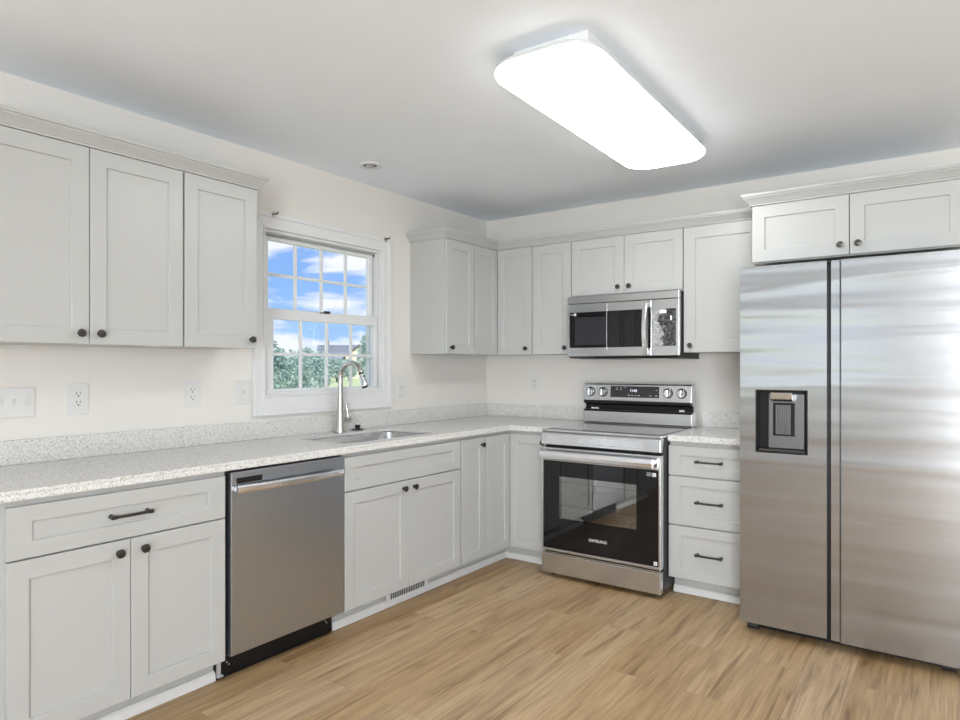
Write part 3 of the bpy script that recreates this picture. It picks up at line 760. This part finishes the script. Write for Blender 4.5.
# oven door
bm = BM()
frame_y(bm, rx0+.002, rx1-.002, .165, .797, .012, RF, RF+.048)
box(bm, rx0+.014, rx1-.014, RF, RF+.048, .7165, .785); box(bm, rx0+.014, rx1-.014, RF, RF+.048, .177, .1815)
od = obj('oven_door', bm, 'steel', t, .002)
gx0, gx1, gz0, gz1 = rx0+.014, rx1-.0135, .1815, .7165
wx0, wx1, wz0, wz1 = 1.062, 1.555, .371, .625
bm = BM(); yg0, yg1 = RF-.0005, RF+.010
box(bm, gx0, gx1, yg0, yg1, gz0, wz0); box(bm, gx0, gx1, yg0, yg1, wz1, gz1); box(bm, gx0, wx0, yg0, yg1, wz0, wz1); box(bm, wx1, gx1, yg0, yg1, wz0, wz1)
obj('door_glass', bm, 'blackglass', od)
obj('oven_window', B(wx0, wx1, RF-.0004, RF+.003, wz0, wz1), 'oven_glass', od)
# handle
bm = BM(); n = 1
prism(bm, [(RF-.040, .728), (RF-.048, .733), (RF-.050, .756), (RF-.046, .780), (RF-.040, .784), (RF-.030, .780), (RF-.028, .756), (RF-.031, .733)], 'x', rx0+.012, rx1-.030)
box(bm, rx0+.020, rx0+.060, RF-.031, RF-.0005, .744, .770); box(bm, rx1-.078, rx1-.038, RF-.031, RF-.0005, .744, .770)
obj('handle', bm, 'chrome', od, .003)
obj('brand_name', text_bm('SAMSUNG', .024, front_text(1.318, RF-.0012, .268), .0003, 1.05), 'white_ink', od)
def sticker(par, cx, cz, y, s=.020):
    st = obj('energy_sticker', B(cx-s/2, cx+s/2, y-.0006, y, cz-s/2, cz+s/2), 'white_ink', par)
    bm = BM(); box(bm, cx-s*.22, cx+s*.22, y-.0009, y-.0006, cz-s*.22, cz+s*.22); obj('sticker_mark', bm, 'grey_detail', st)
sticker(od, 1.660, .690, RF-.0006); sticker(od, 1.667, .199, RF-.0006)
bm = BM()
for i in range(3): box(bm, 1.615, 1.645, RF-.0011, RF-.0006, .682+i*.0075, .6855+i*.0075)
obj('sticker_lines', bm, 'grey_detail', od)
# oven cavity and racks
bm = BM(); cx0, cx1 = rx0+.06, rx1-.06
box(bm, cx0, cx1, RF+.052, RF+.06, .24, .245)
for a_ in ((cx0-.006, cx0, RF+.06, -.09, .245, .715), (cx1, cx1+.006, RF+.06, -.09, .245, .715), (cx0, cx1, -.096, -.09, .245, .715), (cx0, cx1, RF+.06, -.09, .24, .246), (cx0, cx1, RF+.06, -.09, .712, .718)): box(bm, *a_)
obj('oven_cavity', bm, 'grey_detail', t)
for z in (.43, .575):
    bm = BM()
    for x in (cx0+.004, cx1-.010): box(bm, x, x+.006, RF+.07, -.10, z, z+.006)
    tube(bm, [(cx0+.006, RF+.075, z+.003), (cx1-.006, RF+.075, z+.003)], .0035, 8)
    for i in range(9):
        y = RF+.14+i*.055; tube(bm, [(cx0+.006, y, z+.003), (cx1-.006, y, z+.003)], .002, 6)
    obj('oven_rack', bm, 'chrome', t)
# storage drawer
sd = obj('storage_drawer', B(rx0+.002, rx1-.002, RF+.002, RF+.045, .028, .148), 'steel', t, .003)
bm = prism(BM(), [(RF+.006, .150), (RF-.008, .156), (RF-.008, .160), (RF+.03, .160)], 'x', rx0+.040, rx1-.006)
obj('drawer_lip', bm, 'chrome', sd)
# backguard
bm = prism(BM(), [(-.165, .9095), (-.175, .918), (-.175, .990), (-.130, 1.000), (-.122, 1.030), (-.150, 1.058), (-.176, 1.064), (-.170, 1.170), (-.160, 1.177), (-.095, 1.177), (-.085, .895), (-.1649, .895)], 'x', rx0+.002, rx1-.014)
bgd = obj('backguard', bm, 'steel', t, .002)
obj('steam_vent', prism(BM(), [(-.1765, .992), (-.1755, 1.002), (-.128, 1.002), (-.135, .992)], 'x', rx0+.004, rx1-.016), 'black', bgd)
bm = prism(BM(), [(-.1315, 1.001), (-.1235, 1.030), (-.1515, 1.0585), (-.1765, 1.0635), (-.178, 1.048), (-.140, 1.032), (-.146, 1.001)], 'x', rx0+.004, rx1-.016)
obj('vent_recess', bm, 'blackmetal', bgd)
for q_ in ((1.000, 1.055, -.1792, -.1762, 1.006, 1.016), (1.605, 1.640, -.1792, -.1762, 1.006, 1.018)): obj('vent_bracket', B(*q_), 'chrome', bgd)
ybg = lambda z: -.176+.006*(z-1.064)/.106
tilt = Vector((0, -1, -.056)).normalized()
bm = prism(BM(), [(ybg(1.088)-.0012, 1.088), (ybg(1.162)-.0012, 1.162), (ybg(1.162)+.002, 1.162), (ybg(1.088)+.002, 1.088)], 'x', 1.138, 1.474)
dp = obj('control_display', bm, 'screen_dark', bgd)
obj('clock_digits', text_bm('11:42', .022, front_text(1.300, ybg(1.133)-.0020, 1.133), .0002, 1.0), 'led', dp)
for x, z in ((1.178, 1.148), (1.205, 1.148), (1.232, 1.153), (1.178, 1.138), (1.205, 1.138), (1.450, 1.136)): obj('touch_icon', B(x, x+.012, ybg(z)-.0022, ybg(z)-.0012, z, z+.003), 'grey_detail', dp)
for x in (1.262, 1.285, 1.308, 1.331, 1.410, 1.448): obj('touch_icon', B(x, x+.013, ybg(1.10)-.0024, ybg(1.10)-.0012, 1.100, 1.104), 'grey_detail', dp)
for kx in (.990, 1.083, 1.531, 1.620):
    z = 1.121; c = Vector((kx, ybg(z), z))
    kb = obj('control_knob', lathe(BM(), [(.030, -.002), (.030, .002), (.0265, .004), (.0255, .016), (.023, .020), (0, .020)], c, tilt, 28), 'chrome', bgd, 0, True)
    obj('knob_ring', lathe(BM(), [(.0268, .0022), (.0325, .0022), (.0325, .0036), (.0268, .0036), (.0268, .0022)], c, tilt, 28), 'black', kb)
    g = BM(); box(g, kx-.006, kx+.006, c.y-.034, c.y-.019, z-.023, z+.023); obj('knob_grip', g, 'chrome', kb, .003)
    g = BM(); box(g, kx+.0065, kx+.0105, c.y-.0215, c.y-.0195, z-.021, z+.021); obj('knob_shadow_line', g, 'black', kb)

# ---------------------------------------------------------------- microwave
mx0, mx1, mf, mz0, mz1 = .9265, 1.6765, -.390, 1.358, 1.7495
t = thing('microwave_oven', 'stainless steel over-the-range microwave mounted above the range', 'microwave', ((mx0+mx1)/2, -.2, mz0))
obj('casing', B(mx0+.006, mx1-.001, mf+.03, -.002, mz0+.004, mz1-.001), 'blackmetal', t, .002)
obj('vent_strip', B(mx0, mx1, mf, mf+.029, 1.703, mz1), 'steel', t, .003)
dxr = 1.5055
dr = obj('door', B(mx0, dxr, mf, mf+.029, mz0, 1.7005), 'steel', t, .003)
obj('door_window', prism(BM(), rrect(mx0+.018, 1.447, 1.414, 1.646, .006, 3), 'y', mf-.0012, mf+.001), 'blackglass', dr)
obj('window_screen', B(.985, 1.205, mf-.0016, mf-.0012, 1.432, 1.612), M.get('mesh_screen', M['screen_dark']), dr)
bm = BM(); box(bm, 1.2075, 1.2125, mf-.0022, mf-.0010, 1.396, 1.69); obj('film_edge', bm, 'chrome', dr)
sticker(dr, .985, 1.632, mf-.0017, .016)
bm = BM(); box(bm, .950, .970, mf-.0018, mf-.0012, 1.629, 1.634); obj('sticker_lines', bm, 'grey_detail', dr)
n = 16; loops = []
for i in range(n+1):
    u = -1+2*i/n; z = 1.523+u*.157; y = mf-.018-.024*(1-u*u)
    w = .0165
    loops.append([(1.474-w, y, z), (1.474-w*.7, y-.007, z), (1.474+w*.7, y-.007, z), (1.474+w, y, z), (1.474+w, y+.006, z), (1.474-w, y+.006, z)])
bm = loft(BM(), loops); box(bm, 1.464, 1.484, mf-.016, mf-.0005, 1.372, 1.392); box(bm, 1.464, 1.484, mf-.016, mf-.0005, 1.654, 1.674)
obj('handle', bm, 'chrome', dr, .002)
obj('door_edge_strip', B(1.486, 1.504, mf-.0014, mf-.0004, 1.405, 1.655), 'blackglass', dr)
obj('brand_name', text_bm('LG', .014, front_text(1.214, mf-.0006, 1.387), .0003), 'grey_detail', dr)
cp = obj('control_panel', B(1.508, mx1, mf, mf+.029, mz0, 1.7005), 'steel', t, .003)
obj('touch_pad', B(1.512, 1.658, mf-.0012, mf+.0008, 1.416, 1.642), 'crinkle', cp)
bm = BM(); box(bm, 1.560, 1.600, mf-.0016, mf-.0012, 1.615, 1.635); box(bm, 1.625, 1.634, mf-.0016, mf-.0012, 1.572, 1.598); obj('film_patch', bm, 'white_ink', cp)
bm = prism(BM(), [(mf+.004, mz0-.001), (mf+.030, mz0-.012), (-.05, mz0-.018), (-.004, mz0-.018), (-.004, mz0+.0035), (mf+.004, mz0+.0035)], 'x', mx0+.01, mx1-.002)
bt = obj('bottom_grille', bm, 'blackmetal', t)
for q_ in ((mx0+.08, mx0+.28), (mx1-.28, mx1-.08)): obj('grease_filter', B(*q_, mf+.05, -.08, mz0-.0195, mz0-.0165), 'steel', bt)

# ---------------------------------------------------------------- refrigerator
fx0, fxa, fxb, fx1, ff, fz0, fz1 = 2.1615, 2.5405, 2.556, 3.071, -.9224, .052, 1.774
t = thing('refrigerator', 'stainless steel side-by-side refrigerator with water dispenser', 'refrigerator', ((fx0+fx1)/2, -.45, 0))
obj('cabinet_body', B(fx0+.002, fx1-.002, ff+.085, -.03, .045, 1.755), 'grey_detail', t, .004)
for x in (fx0+.045, fx1-.075):
    for y in (ff+.075, -.12): obj('wheel', cyl(BM(), (x-.025, y, .024), (x+.025, y, .024), .0235), 'rubber', t)
obj('base_grille', B(fx0+.02, fx1-.02, ff+.075, ff+.084, .012, .060), 'black', t)
obj('hinge_cover', B(fx0+.01, fx1-.01, ff+.03, -.2, 1.7551, 1.772), 'black', t, .003)
# left door with dispenser opening
dx0, dx1, dz0, dz1 = 2.233, 2.462, .880, 1.181
bm = BM()
yb = ff+.078
box(bm, fx0, dx0, ff, yb, fz0, fz1); box(bm, dx1, fxa, ff, yb, fz0, fz1)
box(bm, dx0, dx1, ff, yb, fz0, dz0); box(bm, dx0, dx1, ff, yb, dz1, fz1)
bmesh.ops.remove_doubles(bm, verts=bm.verts, dist=1e-5)
ld = obj('freezer_door', bm, 'steel_fridge', t)
fr = frame_y(BM(), dx0, dx1, dz0, dz1, .006, ff-.0022, ff+.070)
di = obj('dispenser_frame', fr, 'black', ld, .001)
bm = BM(); box(bm, dx0+.006, dx1-.006, ff+.068, ff+.074, dz0+.006, dz1-.006)
obj('dispenser_back', bm, 'blackmetal', di)
obj('dispenser_panel', prism(BM(), [(ff+.067, dz0+.02), (ff+.045, dz0+.02), (ff+.052, dz1-.02), (ff+.067, dz1-.02)], 'x', dx0+.048, dx1-.022), M.get('dark_steel', M['gun']), di, .002)
bm = prism(BM(), [(ff+.044, 1.170), (ff+.006, 1.168), (ff+.010, 1.136), (ff+.030, 1.126), (ff+.050, 1.126)], 'x', dx0+.066, dx0+.160)
obj('ice_chute', bm, 'steel', di, .002)
bm = BM(); box(bm, dx0+.070, dx0+.166, ff+.040, ff+.058, .960, 1.118)
pd = obj('paddle_recess', bm, 'black', di, .002)
bm = BM()
for i in range(9):
    box(bm, dx0+.083+i*.0075, dx0+.0885+i*.0075, ff+.034, ff+.042, .968, 1.108)
obj('dispenser_paddle', bm, 'dark_steel', di, .001)
bm = B(dx0+.012, dx1-.012, ff+.004, ff+.066, dz0+.0062, dz0+.018); obj('drip_tray', bm, 'gun', di, .002)
# right door: recessed grip strip + main face
bm = prism(BM(), [(fxb, ff+.012), (2.590, ff+.012), (2.5985, ff), (fx1, ff), (fx1, yb), (fxb, yb)], 'z', fz0-.006, fz1)
rd = obj('fridge_door', bm, 'steel_fridge', t)
obj('door_gasket', B(fxa+.0005, fxb-.0005, ff+.030, ff+.080, fz0, fz1-.01), 'black', t)

# ---------------------------------------------------------------- outside the window
struct('ground', B(-400, -.6, -200, 500, -.8, -.6), 'lawn')
def leaves(cens, n, size, seed):
    rnd = random.Random(seed); vs_, fs = [], []
    tot = sum(c[3]**2 for c in cens)
    for c in cens:
        for i in range(int(n*c[3]**2/tot)):
            d = Vector((rnd.gauss(0, 1), rnd.gauss(0, 1), rnd.gauss(0, 1))).normalized()
            r = c[3]*(.72+.34*rnd.random()); p = Vector(c[:3])+Vector((d.x*r, d.y*r, d.z*r*c[4]))
            u = Vector((rnd.gauss(0, 1), rnd.gauss(0, 1), rnd.gauss(0, 1))).normalized(); w = u.orthogonal().normalized(); s = size*(.6+.8*rnd.random())
            k = len(vs_); vs_ += [p-u*s, p+w*s*.45, p+u*s, p-w*s*.45]; fs.append((k, k+1, k+2, k+3))
    return vs_, fs
CAMP = Vector((3.0136, -4.2866, 0))
def ray(u): # ground position for a bearing and distance from the kitchen, bearing in image columns of the photo
    a = (u-480)/661.03; c, s = math.cos(.6229), math.sin(.6229)
    return Vector((-s+a*c, c+a*s, 0))
def shrub(name, label, cat, x, y, ht, rad, n, size, seed, mat, trunk=.3, group=None):
    t = thing(name, label, cat, (x, y, -.6), 0, group)
    rnd = random.Random(seed); cens = []
    for i in range(9):
        a_ = rnd.random()*6.28; q = rnd.random()**.5*rad*.55; hh = trunk + (ht-trunk)*(.25+.5*rnd.random())
        cens.append((q*math.cos(a_), q*math.sin(a_), hh, rad*(.42+.2*rnd.random()), 1.0))
    cens.append((0, 0, ht-rad*.55, rad*.55, 1.0))
    vv, f = leaves(cens, n, size, seed)
    me = bpy.data.meshes.new('foliage'); me.from_pydata([tuple(p) for p in vv], [], f); me.materials.append(M[mat])
    o = bpy.data.objects.new('foliage', me); COL.objects.link(o); o.parent = t
    bm = BM()
    for c in cens[:5]:
        tube(bm, [(0, 0, 0), (c[0]*.3, c[1]*.3, c[2]*.5), (c[0], c[1], c[2])], [.05*rad+.02, .035*rad+.01, .012], 8)
    obj('trunk', bm, 'bark', t, local=True)
bushes = [(264, 12.0, 2.40, .62, 'tallest leafy shrub outside the window, at the left edge of the glass'), (291, 14.8, 2.24, .66, 'leafy shrub outside the window, second from the left edge of the glass'),
          (313, 17.6, 2.16, .62, 'lower leafy shrub outside the window, behind the middle panes beside the lawn')]
for i, (u, D, ht, rad, lab) in enumerate(bushes):
    p = CAMP + ray(u)*D
    shrub('shrub', lab, 'shrub', p.x, p.y, ht, rad, 5200, .040, 20+i, 'leaf', .1, 'shrubs outside the window')
for i, (u, D, ht, rad, n, lab) in enumerate([(305, 93, 4.6, 2.3, 2500, 'distant rounded tree left of the far house'), (322, 86, 3.9, 1.7, 2500, 'distant tree hiding the left end of the far house'),
                                          (337, 80, 3.0, 1.5, 2000, 'low distant tree in front of the far house'), (349, 88, 2.9, 1.2, 1600, 'small distant bush in front of the cream gable')]):
    p = CAMP + ray(u)*D
    shrub('tree', lab, 'tree', p.x, p.y, ht, rad, n, .17, 40+i, 'leaf_far', .3, 'distant trees around the house')
p = CAMP + ray(367.5)*42
shrub('tree', 'tall narrow tree at the right edge of the window glass', 'tree', p.x, p.y, 3.9, .8, 3000, .09, 60, 'leaf_far', .4)
# far house
hp = CAMP + ray(345)*114
t = thing('house', 'distant cream house with grey shingled roof seen through the window', 'house', (hp.x, hp.y, -.6), R(46))
obj('house_walls', B(-4.2, 3.8, -3, 3, 0, 3.3), 'siding', t, local=True)
obj('gable_wall', prism(BM(), [(.2, 0), (4.6, 0), (4.6, 3.6), (2.4, 5.2), (.2, 3.6)], 'y', -5.5, -2.0), 'siding', t, local=True)
bm = prism(BM(), [(-3.5, 3.1), (3.5, 3.1), (0, 5.6)], 'x', -4.6, 4.2)
prism(bm, [(-.2, 3.35), (2.4, 5.35), (5.0, 3.35), (5.0, 3.55), (2.4, 5.6), (-.2, 3.55)], 'y', -5.8, -1.0)
obj('roof', bm, 'shingle', t, local=True)
obj('chimney', B(-3.4, -2.7, -.4, .4, 5.0, 6.4), 'shingle', t, local=True)
